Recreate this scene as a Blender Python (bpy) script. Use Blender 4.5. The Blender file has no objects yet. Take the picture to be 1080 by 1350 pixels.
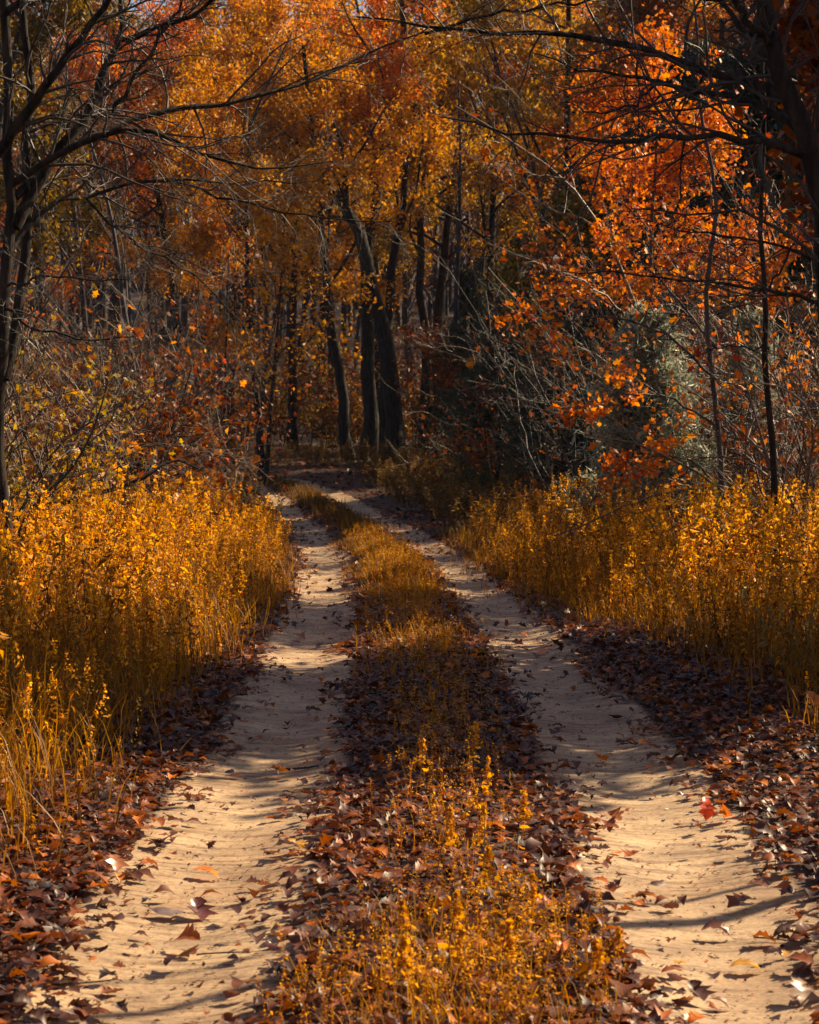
import bpy, math
import numpy as np

# ------------------------------------------------------------------ camera, sky, sun
scene = bpy.context.scene
C = scene.collection
F, HOR, CAMZ = 2625.0, 597.0, 1.5        # focal length in photo pixels, horizon row, eye height

cd = bpy.data.cameras.new('camera'); cam = bpy.data.objects.new('camera', cd); C.objects.link(cam)
cam.location = (0, 0, CAMZ); cam.rotation_euler = (math.radians(90), 0, 0)
cd.sensor_fit = 'VERTICAL'; cd.sensor_height = 36.0; cd.lens = 36.0 * F / 1350
cd.shift_y = -(675 - HOR) / 1350
cd.clip_start = 0.1; cd.clip_end = 2000
cd.dof.use_dof = True; cd.dof.focus_distance = 13.0; cd.dof.aperture_fstop = 9
scene.camera = cam

SUN_AZ, SUN_EL = math.radians(56), math.radians(36)      # to the right of straight ahead, above the horizon
S = np.array([math.sin(SUN_AZ) * math.cos(SUN_EL), math.cos(SUN_AZ) * math.cos(SUN_EL), math.sin(SUN_EL)])
w = bpy.data.worlds.new('World'); scene.world = w; w.use_nodes = True
nt = w.node_tree; bgn = nt.nodes['Background']
sk = nt.nodes.new('ShaderNodeTexSky'); sk.sky_type = 'NISHITA'; sk.sun_disc = False
sk.sun_elevation = SUN_EL; sk.sun_rotation = SUN_AZ
nt.links.new(sk.outputs[0], bgn.inputs[0]); bgn.inputs[1].default_value = 0.05
sd = bpy.data.lights.new('sun', 'SUN'); sun = bpy.data.objects.new('sun', sd); C.objects.link(sun)
sd.energy = 5.0; sd.angle = math.radians(0.5); sd.color = (1.0, 0.78, 0.50)
from mathutils import Vector
sun.rotation_euler = Vector(S).to_track_quat('Z', 'Y').to_euler()
scene.view_settings.view_transform = 'Standard'; scene.view_settings.look = 'None'
scene.view_settings.gamma = 1.0; scene.view_settings.use_curve_mapping = False
scene.view_settings.exposure = 1.15
scene.cycles.max_bounces = 5; scene.cycles.diffuse_bounces = 2; scene.cycles.glossy_bounces = 1
scene.cycles.transmission_bounces = 3; scene.cycles.transparent_max_bounces = 4
scene.cycles.use_denoising = True

rs = np.random.RandomState
nrm = lambda v: v / np.maximum(np.linalg.norm(v, axis=-1, keepdims=True), 1e-9)

# ------------------------------------------------------------------ mesh and object helpers
def make_mesh(name, V, faces, mat, rnd=None, smooth=False):
    """V (n,3); faces: list of (m,3) / (m,4) index arrays; rnd: one float per vertex."""
    me = bpy.data.meshes.new(name)
    V = np.ascontiguousarray(V, dtype=np.float32)
    me.vertices.add(len(V)); me.vertices.foreach_set('co', V.ravel())
    faces = [np.asarray(f) for f in faces if len(f)]
    loops = np.concatenate([f.ravel() for f in faces]).astype(np.int32)
    tot = np.concatenate([np.full(len(f), f.shape[1]) for f in faces]).astype(np.int32)
    start = np.concatenate([[0], np.cumsum(tot)[:-1]]).astype(np.int32)
    me.loops.add(len(loops)); me.loops.foreach_set('vertex_index', loops)
    me.polygons.add(len(tot)); me.polygons.foreach_set('loop_start', start)
    me.update(calc_edges=True)
    if rnd is not None:
        a = me.attributes.new('rnd', 'FLOAT', 'POINT'); a.data.foreach_set('value', np.asarray(rnd, dtype=np.float32))
    if smooth:
        me.polygons.foreach_set('use_smooth', np.ones(len(tot), dtype=bool))
    if mat: me.materials.append(mat)
    return me

def tag(o, label=None, cat=None, group=None, kind=None):
    if label: o['label'] = label
    if cat: o['category'] = cat
    if group: o['group'] = group
    if kind: o['kind'] = kind
    return o

def obj(name, me, parent=None, kind=None):
    o = bpy.data.objects.new(name, me); C.objects.link(o)
    if parent:
        o.parent = parent
        o.location = [-c for c in parent.location] if parent.get('_abs') else (0, 0, 0)
    if kind: o['kind'] = kind
    return o

def thing(name, label, cat, loc=(0, 0, 0), group=None):
    o = bpy.data.objects.new(name, None); C.objects.link(o); o.location = loc
    o.empty_display_size = 0.2
    return tag(o, label, cat, group)

def copy_tree(root, loc, rz=0, sc=1.0, label=None, mats=None):
    r = root.copy(); C.objects.link(r); r.location = loc; r.rotation_euler = (0, 0, rz); r.scale = (sc, sc, sc)
    if label: r['label'] = label
    for ch in list(root.children):
        c = ch.copy(); C.objects.link(c); c.parent = r
        base = ch.name.split('.')[0]
        if mats and base in mats and c.material_slots:
            c.material_slots[0].link = 'OBJECT'; c.material_slots[0].material = mats[base]
        for g in list(ch.children):
            d = g.copy(); C.objects.link(d); d.parent = c
    return r

def join(items):
    """[(V, [faces], rnd)] -> one"""
    Vs, Fs, Rs, off = [], {}, [], 0
    for V, fs, r in items:
        for f in fs:
            if len(f): Fs.setdefault(f.shape[1], []).append(f + off)
        Vs.append(V); Rs.append(r); off += len(V)
    return np.concatenate(Vs), [np.concatenate(x) for x in Fs.values()], np.concatenate(Rs)

def tubes(P, R, sides=4, rnd=None, cap=False):
    """P (n,k,3) centre lines, R (n,k) radii -> V, faces, rnd"""
    n, k, _ = P.shape
    T = np.empty_like(P); T[:, 1:-1] = P[:, 2:] - P[:, :-2]; T[:, 0] = P[:, 1] - P[:, 0]; T[:, -1] = P[:, -1] - P[:, -2]
    T = nrm(T)
    m = nrm(P[:, -1] - P[:, 0])
    ref = np.where(np.abs(m[:, 2:3]) < 0.8, np.array([[0, 0, 1.0]]), np.array([[1.0, 0, 0]]))
    U = nrm(np.cross(T, ref[:, None, :])); W = np.cross(T, U)
    a = np.arange(sides) * 2 * math.pi / sides
    V = P[:, :, None, :] + R[:, :, None, None] * (U[:, :, None, :] * np.cos(a)[None, None, :, None] + W[:, :, None, :] * np.sin(a)[None, None, :, None])
    idx = np.arange(n * k * sides).reshape(n, k, sides)
    nx = np.roll(idx, -1, axis=2)
    q = np.stack([idx[:, :-1], nx[:, :-1], nx[:, 1:], idx[:, 1:]], -1).reshape(-1, 4)
    if rnd is None: rnd = np.zeros(n)
    return V.reshape(-1, 3), [q], np.repeat(rnd, k * sides)

def shoot(r, P0, D0, L, R, k, wander=0.15, trop=0.0, taper=0.25, bend=None):
    n = len(P0); P = np.empty((n, k, 3)); P[:, 0] = P0; D = nrm(D0.copy())
    curl = r.normal(0, wander, (n, 3)) * 0.6
    for i in range(1, k):
        D = D + curl + r.normal(0, wander, (n, 3)) + np.array([0, 0, trop])
        if bend is not None: D = D + bend
        D = nrm(D); P[:, i] = P[:, i - 1] + D * (L / (k - 1))[:, None]
    t = np.linspace(0, 1, k)[None]
    return P, R[:, None] * (1 - (1 - taper) * t)

def spawn(r, P, Rr, L, nch, ang, lenf, radf, t0=0.25, t1=1.0, flat=0.0, rmin=0.0015):
    n, k, _ = P.shape
    t = t0 + (t1 - t0) * (np.arange(nch)[None] + r.rand(n, nch)) / nch
    f = np.clip(t * (k - 1), 0, k - 1.001); i = f.astype(int); u = (f - i)[..., None]
    a = np.arange(n)[:, None]
    pos = P[a, i] * (1 - u) + P[a, i + 1] * u
    T = nrm(P[a, i + 1] - P[a, i])
    rad = Rr[a, i] * (1 - u[..., 0]) + Rr[a, i + 1] * u[..., 0]
    X = r.normal(0, 1, (n, nch, 3)); X[..., 2] *= (1 - flat)
    X = nrm(X - (X * T).sum(-1, keepdims=True) * T)
    an = ang * (0.7 + 0.6 * r.rand(n, nch))[..., None]
    D = T * np.cos(an) + X * np.sin(an)
    Lc = L[:, None] * lenf * (1.05 - 0.6 * t) * (0.6 + 0.8 * r.rand(n, nch))
    return pos.reshape(-1, 3), D.reshape(-1, 3), Lc.ravel(), np.maximum(rad * radf, rmin).ravel()

def grow(r, P, Rr, L, levels):
    """levels: dicts of nch, ang, lenf, radf, k, wander, trop; returns the list of (P,R) of each level"""
    out = []
    for lv in levels:
        p, d, l, q = spawn(r, P, Rr, L, lv['n'], lv.get('ang', 0.8), lv.get('lenf', 0.5), lv.get('radf', 0.55), lv.get('t0', 0.25), 1.0, lv.get('flat', 0), lv.get('rmin', .0015))
        P, Rr = shoot(r, p, d, l, q, lv.get('k', 5), lv.get('wander', 0.15), lv.get('trop', 0.03), lv.get('taper', 0.3)); L = l
        out.append((P, Rr))
    return out

def sample_on(r, P, n, spread):
    m, k, _ = P.shape
    a = r.randint(0, m, n); f = (0.2 + 0.8 * r.rand(n)) * (k - 1.001); i = f.astype(int); u = (f - i)[:, None]
    return P[a, i] * (1 - u) + P[a, i + 1] * u + r.normal(0, spread, (n, 3))

# leaf outlines: half-widths along the midrib
def leaf_template(widths, bend=0.2, fold=0.25, jag=0.0, twist=0.0):
    n = len(widths); V, Fq = [], []; bend *= .55; fold *= .7
    for i, wd in enumerate(widths):
        t = i / (n - 1); y = t; z = bend * math.sin(t * math.pi) + jag * math.sin(i * 2.3)
        tw = twist * (t - .5)
        for s in (-1, 0, 1):
            x = s * wd; zz = z + fold * abs(x) * (1 if s else 0) + tw * x
            V.append((x, y + (0.10 * abs(s) * (1 if i % 2 else -1) if 0 < i < n - 1 else 0) * 0.5, zz))
    for i in range(n - 1):
        b = i * 3
        Fq += [(b, b + 1, b + 4, b + 3), (b + 1, b + 2, b + 5, b + 4)]
    V = np.array(V); V[:, 1] -= 0.5
    return V, np.array(Fq)
OAK = [.015, .13, .25, .17, .33, .22, .30, .15, .03]
MAPLE = [.03, .22, .50, .24, .45, .17, .24, .14, .02]
OVAL = [.01, .16, .26, .27, .18, .01]
KITE = (np.array([(0, -.5, 0), (.26, .05, .09), (0, .5, 0), (-.26, -.02, .09)]), np.array([(0, 1, 2), (0, 2, 3)]))
LOBED = (np.array([(0, -.5, 0), (.16, -.2, .03), (.40, -.05, .12), (.17, .08, .04), (.28, .32, .1), (0, .5, -.04), (-.25, .30, .08), (-.16, .1, .03), (-.42, .0, .12), (-.14, -.22, .04)]),
         np.array([(0, 1, 9), (1, 2, 3), (1, 3, 9), (3, 7, 9), (7, 8, 9), (3, 4, 5), (3, 5, 7), (5, 6, 7)]))

def rotmats(r, n, mode='any', tilt=0.5):
    if mode == 'any':
        q = nrm(r.normal(0, 1, (n, 4)))
    else:                                            # lying: spin about z, then a small tilt
        a = r.rand(n) * 2 * math.pi; h = a / 2
        ax = r.rand(n) * 2 * math.pi; tl = np.abs(r.normal(0, tilt, n)) / 2
        q1 = np.stack([np.cos(h), 0 * h, 0 * h, np.sin(h)], 1)
        q2 = np.stack([np.cos(tl), np.sin(tl) * np.cos(ax), np.sin(tl) * np.sin(ax), 0 * h], 1)
        w1, x1, y1, z1 = q2.T; w2, x2, y2, z2 = q1.T
        q = np.stack([w1*w2-x1*x2-y1*y2-z1*z2, w1*x2+x1*w2+y1*z2-z1*y2, w1*y2-x1*z2+y1*w2+z1*x2, w1*z2+x1*y2-y1*x2+z1*w2], 1)
    a, b, c, d = q.T
    return np.stack([np.stack([1-2*(c*c+d*d), 2*(b*c-a*d), 2*(b*d+a*c)], -1),
                     np.stack([2*(b*c+a*d), 1-2*(b*b+d*d), 2*(c*d-a*b)], -1),
                     np.stack([2*(b*d-a*c), 2*(c*d+a*b), 1-2*(b*b+c*c)], -1)], 1)

def place(tpl, pos, M, scale, rnd):
    """copies of one template joined: pos (n,3), M (n,3,3), scale (n,) or (n,3)"""
    T, Fc = tpl; n = len(pos)
    sc = scale[:, None, None] if scale.ndim == 1 else scale[:, None, :]
    V = np.einsum('nij,nmj->nmi', M, T[None] * sc) + pos[:, None]
    f = (Fc[None] + (np.arange(n) * len(T))[:, None, None]).reshape(-1, Fc.shape[1])
    return V.reshape(-1, 3), [f], np.repeat(rnd, len(T))

def leaves(r, pos, size, tpl=KITE, mode='any', tilt=0.5, jit=0.35, rnd=None):
    n = len(pos)
    s = size * (1 + jit * r.normal(0, 1, n)).clip(0.4, 1.9)
    return place(tpl, pos, rotmats(r, n, mode, tilt), s, r.rand(n) if rnd is None else rnd)

# ------------------------------------------------------------------ materials
def new_mat(name):
    m = bpy.data.materials.new(name); m.use_nodes = True; t = m.node_tree
    return m, t, t.nodes, t.links, t.nodes['Principled BSDF']

def ramp(t, fac, stops, interp='LINEAR'):
    n = t.nodes.new('ShaderNodeValToRGB'); n.color_ramp.interpolation = interp
    e = n.color_ramp.elements
    while len(e) < len(stops): e.new(0.5)
    for x, (p, c) in zip(e, stops): x.position = p; x.color = (*c, 1)
    t.links.new(fac, n.inputs[0]); return n.outputs[0]

def leaf_mat(name, cols, rough=0.5, trans=0.45, spec=0.35, tint=1.25):
    m, t, N, L, b = new_mat(name)
    at = N.new('ShaderNodeAttribute'); at.attribute_name = 'rnd'
    k = len(cols); col = ramp(t, at.outputs['Fac'], [(i / (k - 1), c) for i, c in enumerate(cols)])
    tc = N.new('ShaderNodeTexCoord'); no = N.new('ShaderNodeTexNoise'); no.inputs['Scale'].default_value = 2.2; no.inputs['Detail'].default_value = 4
    L.new(tc.outputs['Object'], no.inputs['Vector'])
    mx = N.new('ShaderNodeMix'); mx.data_type = 'RGBA'; mx.blend_type = 'MULTIPLY'; mx.inputs[0].default_value = 0.65
    L.new(col, mx.inputs[6])
    L.new(ramp(t, no.outputs[0], [(0.35, (0.55, 0.42, 0.4)), (0.62, (1.25, 1.2, 1.1))]), mx.inputs[7])
    L.new(mx.outputs[2], b.inputs['Base Color']); b.inputs['Roughness'].default_value = rough
    b.inputs['Specular IOR Level'].default_value = spec
    tr = N.new('ShaderNodeBsdfTranslucent'); ms = N.new('ShaderNodeMixShader'); ms.inputs[0].default_value = trans
    hs = N.new('ShaderNodeHueSaturation'); hs.inputs['Saturation'].default_value = 1.1; hs.inputs['Value'].default_value = tint
    L.new(mx.outputs[2], hs.inputs['Color']); L.new(hs.outputs[0], tr.inputs[0])
    L.new(b.outputs[0], ms.inputs[1]); L.new(tr.outputs[0], ms.inputs[2])
    L.new(ms.outputs[0], N['Material Output'].inputs[0])
    return m

def bark_mat(name, c0, c1, scale=8.0, bump=0.4, rough=0.8, spec=0.25):
    m, t, N, L, b = new_mat(name)
    tc = N.new('ShaderNodeTexCoord'); mp = N.new('ShaderNodeMapping'); mp.inputs['Scale'].default_value = (1, 1, 0.22)
    no = N.new('ShaderNodeTexNoise'); no.inputs['Scale'].default_value = scale; no.inputs['Detail'].default_value = 6; no.inputs['Roughness'].default_value = 0.65
    L.new(tc.outputs['Object'], mp.inputs[0]); L.new(mp.outputs[0], no.inputs['Vector'])
    L.new(ramp(t, no.outputs[0], [(0.35, c0), (0.68, c1)]), b.inputs['Base Color'])
    b.inputs['Roughness'].default_value = rough; b.inputs['Specular IOR Level'].default_value = spec
    bp = N.new('ShaderNodeBump'); bp.inputs['Strength'].default_value = bump; bp.inputs['Distance'].default_value = 0.02
    L.new(no.outputs[0], bp.inputs['Height']); L.new(bp.outputs[0], b.inputs['Normal'])
    return m

M = {}
M['orange'] = leaf_mat('orange_leaves', [(.36, .07, .004), (.68, .16, .006), (.70, .24, .010), (.50, .22, .02), (.45, .06, .01)], tint=1.4)
M['amber'] = leaf_mat('amber_leaves', [(.20, .07, .006), (.50, .20, .007), (.66, .31, .010), (.44, .24, .012), (.60, .19, .008)], tint=1.5)
M['yellow'] = leaf_mat('yellow_leaves', [(.14, .08, .008), (.40, .21, .008), (.58, .30, .012), (.34, .20, .015)], tint=1.5)
M['olive'] = leaf_mat('olive_leaves', [(.05, .04, .006), (.14, .10, .008), (.28, .17, .01), (.38, .18, .008)])
M['rust'] = leaf_mat('rust_leaves', [(0.0880, 0.0193, 0.0055), (0.1870, 0.0385, 0.0055), (0.2750, 0.0715, 0.0055), (0.1650, 0.0660, 0.0110)])
M['red'] = leaf_mat('red_leaves', [(0.3150, 0.0175, 0.0105), (0.4340, 0.0420, 0.0070), (0.5250, 0.0910, 0.0070), (0.3500, 0.0280, 0.0140)])
M['yellowgreen'] = leaf_mat('yellowgreen_leaves', [(.12, .09, .015), (.30, .20, .02), (.42, .30, .04), (.34, .15, .012)])
M['mauve'] = leaf_mat('faded_mauve_leaves', [(0.0825, 0.0495, 0.0440), (0.1210, 0.0715, 0.0605), (0.1540, 0.0660, 0.0385), (0.1100, 0.0770, 0.0770)])
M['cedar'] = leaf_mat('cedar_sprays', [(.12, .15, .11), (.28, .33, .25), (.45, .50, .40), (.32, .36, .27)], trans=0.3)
M['pine'] = leaf_mat('pine_and_shade_needles', [(.018, .032, .016), (.035, .055, .025), (.05, .07, .03)], trans=.12)  # also colours the cedars meant to stand in deep shade
M['litter'] = leaf_mat('leaf_litter', [(.022, .012, .012), (.09, .030, .016), (.045, .020, .018), (.20, .060, .018), (.06, .028, .024), (.13, .050, .032), (.36, .10, .012), (.07, .028, .022), (.60, .18, .012)], rough=0.48, trans=0.25, spec=0.4, tint=1.4)
M['brush'] = leaf_mat('roadside_brush', [(.035, .018, .010), (.12, .055, .016), (.20, .11, .025), (.14, .10, .03), (.24, .10, .018)], rough=.65, trans=.35, spec=.15)  # olive-brown; its darkness also stands in for shade toward the bend
M['weed'] = leaf_mat('dry_goldenrod', [(.04, .018, .008), (.13, .05, .010), (.34, .15, .012), (.66, .31, .022), (.78, .42, .045), (.30, .13, .015), (.50, .30, .05)], rough=0.6, trans=0.45, spec=0.15, tint=1.6)
M['weed_sage'] = leaf_mat('sage_weeds', [(.14, .15, .07), (.26, .27, .13), (.36, .30, .10), (.22, .24, .14)], trans=0.35, spec=0.2)
M['grass'] = leaf_mat('dry_grass', [(.07, .035, .010), (.26, .12, .013), (.44, .21, .018), (.20, .11, .015), (.52, .25, .018)], rough=0.5, trans=0.45, tint=1.4)
M['bark'] = bark_mat('dark_bark', (.006, .005, .005), (.050, .038, .030), 16, .9, .85, .15)
M['bark_grey'] = bark_mat('grey_bark', (.03, .026, .026), (.12, .10, .09), 10)
M['twig'] = bark_mat('tan_twigs', (.06, .038, .024), (.22, .145, .09), 14, 0.1, 0.55, 0.4)
M['twig_dark'] = bark_mat('dark_twigs', (.02, .015, .013), (.075, .055, .045), 14, 0.1, 0.6, 0.4)
M['twig_mauve'] = bark_mat('haze_mauve_twigs', (.018, .013, .014), (.055, .038, .042), 10, 0.1, 0.7, 0.3)  # mauve tint stands in for haze in the distant wood
M['fallen'] = [leaf_mat(n, c, rough=0.36, trans=0.2, spec=0.5) for n, c in (
    ('rust_brown_leaf', [(.24, .08, .02), (.32, .11, .03)]), ('dark_maroon_leaf', [(.09, .028, .025), (.13, .04, .035)]),
    ('bright_orange_leaf', [(.75, .18, .012), (.85, .24, .015)]), ('pale_tan_leaf', [(.22, .13, .07), (.30, .18, .10)]),
    ('dark_brown_leaf', [(.06, .035, .022), (.10, .05, .03)]), ('ochre_leaf', [(.50, .27, .03), (.58, .30, .04)]),
    ('scarlet_leaf', [(.70, .07, .012), (.80, .11, .012)]), ('dusty_grey_leaf', [(.20, .15, .15), (.27, .20, .19)]))]

# ------------------------------------------------------------------ the lie of the land
CY = np.array([0, 5.3, 9.8, 15, 20, 27.5, 36, 44, 51, 60, 66, 72, 80, 120, 600.])
CX = np.array([.10, .12, .17, .10, -.02, -.31, -1.03, -1.95, -2.75, -4.3, -6.5, -10, -17, -60, -600.])
def road_x(Y): return np.interp(Y, CY, CX)
def wav(X, Y, s, seed):
    r = rs(seed); z = 0
    for k in range(5):
        a, b, p, q = r.normal(0, 1, 2).tolist() + (r.rand(2) * 6.28).tolist()
        z = z + np.sin((a * X + b * Y) * s * (1.5 ** k) + p) * np.cos((b * X - a * Y) * s * (1.4 ** k) + q) / (1.4 ** k)
    return z / 2.4
def base_z(Y): return np.where(Y > 25, 1.15 * (np.clip(Y - 25, 0, 60) / 50) ** 1.5, 0) + np.clip(Y - 85, 0, 400) * 0.05 + np.clip(Y - 105, 0, 120) * 0.16
def gz(X, Y):
    X = np.asarray(X, float); Y = np.asarray(Y, float)
    d = X - road_x(Y); a = np.abs(d)
    rut = -0.045 * np.exp(-((a - 0.85) / 0.30) ** 2)
    strip = 0.03 * np.exp(-(d / 0.35) ** 2)
    side = 0.10 * np.clip((a - 1.25) / 1.5, 0, 1) + 0.05 * np.clip((a - 1.3) / .5, 0, 1) * wav(X, Y, .9, 3)
    fine = 0.010 * wav(X, Y, 2.5, 5) + 0.006 * wav(X, Y, 9, 6)
    return base_z(Y) + rut + strip + side + fine + 0.25 * np.clip((a - 4) / 10, 0, 1) * wav(X, Y, .25, 8)
def P3(px, py, Y): return np.array([(px - 540) / F * Y, Y, CAMZ + (HOR - py) / F * Y])
def X_at(px, Y): return (px - 540) / F * Y
def ground_pt(px, py):
    Y = 20.0
    for _ in range(60):
        Y = F * (CAMZ - float(gz((px - 540) / F * Y, Y))) / (py - HOR) * .5 + Y * .5
    return (px - 540) / F * Y, Y

ys = np.concatenate([np.arange(-60, 0, 6.), np.arange(0, 4, .5), np.arange(4, 18, .05), np.arange(18, 40, .12), np.arange(40, 90, .6), np.arange(90, 400, 8.), [450, 600]])
xs = np.concatenate([[-500, -300, -200], np.arange(-140, -20, 6.), np.arange(-20, -4, .5), np.arange(-4, 4, .05), np.arange(4, 20, .5), np.arange(20, 141, 6.), [200, 300, 500]])
gx = xs[None] + np.where(np.abs(xs[None]) < 20, 1, 0) * road_x(np.minimum(ys, 70))[:, None]
gy = np.repeat(ys[:, None], len(xs), 1)
gV = np.stack([gx, gy, gz(gx, gy)], -1).reshape(-1, 3)
ny, nx = len(ys), len(xs)
ii, jj = np.meshgrid(np.arange(ny - 1), np.arange(nx - 1), indexing='ij')
q = np.stack([ii * nx + jj, ii * nx + jj + 1, (ii + 1) * nx + jj + 1, (ii + 1) * nx + jj], -1).reshape(-1, 4)
fc = gV[q].mean(1); dd = np.abs(fc[:, 0] - road_x(fc[:, 1]))
on_track = (dd < 1.3) & (fc[:, 1] > -10) & (fc[:, 1] < 85)
# how sandy each spot is (ruts are bare sand, elsewhere dark leaf mould)
def sandy(X, Y):
    a = np.abs(X - road_x(Y)); n = 0.10 * wav(X, Y, 2.2, 11) + 0.06 * wav(X, Y, 7, 12)
    return np.clip((0.40 - np.abs(a - 0.85 + n * .5)) / 0.12 + n, 0, 1)
gr = sandy(gV[:, 0], gV[:, 1])

def ground_material():
    m, t, N, L, b = new_mat('track_and_forest_floor')
    at = N.new('ShaderNodeAttribute'); at.attribute_name = 'rnd'
    tc = N.new('ShaderNodeTexCoord')
    def noise(s, d=6, sx=(1, 1, 1), ro=.6):
        mp = N.new('ShaderNodeMapping'); mp.inputs['Scale'].default_value = sx
        n = N.new('ShaderNodeTexNoise'); n.inputs['Scale'].default_value = s; n.inputs['Detail'].default_value = d; n.inputs['Roughness'].default_value = ro
        L.new(tc.outputs['Object'], mp.inputs[0]); L.new(mp.outputs[0], n.inputs['Vector']); return n.outputs[0]
    n1, n2, n3, n4 = noise(3.5), noise(45, 10, ro=.8), noise(8, 10, (.45, 2.6, 1), .7), noise(1.1, 4)
    sand = ramp(t, n1, [(.3, (.38, .265, .16)), (.7, (.64, .455, .265))])
    def mix(kind, f, a, c):
        x = N.new('ShaderNodeMix'); x.data_type = 'RGBA'; x.blend_type = kind
        if isinstance(f, float): x.inputs[0].default_value = f
        else: L.new(f, x.inputs[0])
        L.new(a, x.inputs[6]); L.new(c, x.inputs[7]); return x.outputs[2]
    sand = mix('MULTIPLY', .8, sand, ramp(t, n2, [(.36, (.45, .40, .36)), (.52, (1, 1, 1)), (.7, (1.25, 1.22, 1.2))]))
    sand = mix('MULTIPLY', .7, sand, ramp(t, n3, [(.40, (.34, .28, .26)), (.50, (1, 1, 1))]))
    sand = mix('MULTIPLY', .8, sand, ramp(t, n4, [(.38, (.62, .55, .52)), (.56, (1, 1, 1))]))
    mould = ramp(t, n2, [(.35, (.016, .010, .008)), (.65, (.075, .040, .025))])
    ad = N.new('ShaderNodeMath'); ad.operation = 'MULTIPLY_ADD'; ad.inputs[1].default_value = .7; L.new(n3, ad.inputs[0]); 
    su = N.new('ShaderNodeMath'); su.operation = 'SUBTRACT'; L.new(at.outputs['Fac'], su.inputs[0]); su.inputs[1].default_value = .35; L.new(su.outputs[0], ad.inputs[2])
    mr = N.new('ShaderNodeMapRange'); mr.inputs[1].default_value = .12; mr.inputs[2].default_value = .5; L.new(ad.outputs[0], mr.inputs[0])
    L.new(mix('MIX', mr.outputs[0], mould, sand), b.inputs['Base Color'])
    b.inputs['Roughness'].default_value = .62; b.inputs['Specular IOR Level'].default_value = .35
    h1 = N.new('ShaderNodeBump'); h1.inputs['Strength'].default_value = .5; h1.inputs['Distance'].default_value = .012; L.new(n2, h1.inputs['Height'])
    h2 = N.new('ShaderNodeBump'); h2.inputs['Strength'].default_value = .45; h2.inputs['Distance'].default_value = .03; L.new(n3, h2.inputs['Height'])
    L.new(h1.outputs[0], h2.inputs['Normal']); L.new(h2.outputs[0], b.inputs['Normal'])
    return m
M['ground'] = ground_material()
def sub_mesh(name, keep):
    f = q[keep]; u, inv = np.unique(f, return_inverse=True)
    return make_mesh(name, gV[u], [inv.reshape(f.shape)], M['ground'], gr[u], smooth=True)
obj('ground', sub_mesh('ground', ~on_track), kind='structure')
obj('dirt_track', sub_mesh('dirt_track', on_track), kind='structure')

# ------------------------------------------------------------------ trees
LV = lambda **k: k
def build_tree(name, r, label, cat, group, H=14, R=.2, lean=(0, 0), trunk_pts=None, loc=(0, 0, 0), limbs=9, t0=.3,
               bark='bark', leafmat='amber', nleaf=9000, leafsize=.16, tpl=KITE, spread=.35, levels=None, limb_len=.42,
               crown_z=None, limb_ang=.95, sides=8):
    th = thing(name, label, cat, loc, group)
    if trunk_pts is None:
        P, Rr = shoot(r, np.array([[0, 0, -.15]]), np.array([[lean[0], lean[1], 1.]]), np.array([H * 1.0]), np.array([R]), 12, .035, .02, .18)
    else:
        tp = np.array(trunk_pts); k = 12; t = np.linspace(0, len(tp) - 1, k)
        P = np.stack([np.interp(t, range(len(tp)), tp[:, i]) for i in range(3)], -1)[None]
        P[0, 1:-1, :2] += r.normal(0, R * .25, (k - 2, 2))
        Rr = (R * np.linspace(1, .3, k))[None]
    Rr[0, 0] *= 1.45
    obj('trunk', make_mesh('trunk', *tubes(P, Rr, sides)[:2], M[bark], smooth=True), th)
    L = np.array([H])
    p, d, l, qr = spawn(r, P, Rr, L, limbs, limb_ang, limb_len, .5, t0, .98)
    LP, LR = shoot(r, p, d, l, qr, 9, .10, .06, .2)
    for i in range(len(LP)):
        obj('limb', make_mesh('limb', *tubes(LP[i:i+1], LR[i:i+1], 5)[:2], M[bark], smooth=True), th)
    levels = levels or [LV(n=7, ang=.8, lenf=.5, radf=.5, k=5), LV(n=5, ang=.7, lenf=.5, radf=.5, k=4)]
    tw = grow(r, LP, LR, l, levels)
    obj('twigs', make_mesh('twigs', *(lambda x: x[:2])(join([tubes(a, b, 3) for a, b in tw])), M[bark]), th, kind='stuff')
    if nleaf:
        pos = sample_on(r, tw[-1][0], nleaf, spread * .6)
        # clumpiness: thin out leaves in some pockets
        g = wav(pos[:, 0] + pos[:, 2] * .7, pos[:, 1] - pos[:, 2] * .6, 1.1, r.randint(999))
        pos = pos[g > -.35 + .3 * r.rand(len(pos)) - .15]
        if crown_z: pos = pos[pos[:, 2] > crown_z]
        obj('crown', make_mesh('crown', *(lambda x: (x[0], x[1]))(leaves(r, pos, leafsize, tpl)), M[leafmat], None), th) if False else None
        V, fs, rn = leaves(r, pos, leafsize, tpl)
        obj('crown', make_mesh('crown', V, fs, M[leafmat], rn), th)
    return th

def G(px, Y): x = X_at(px, Y); return (x, Y, float(gz(x, Y)))

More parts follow.
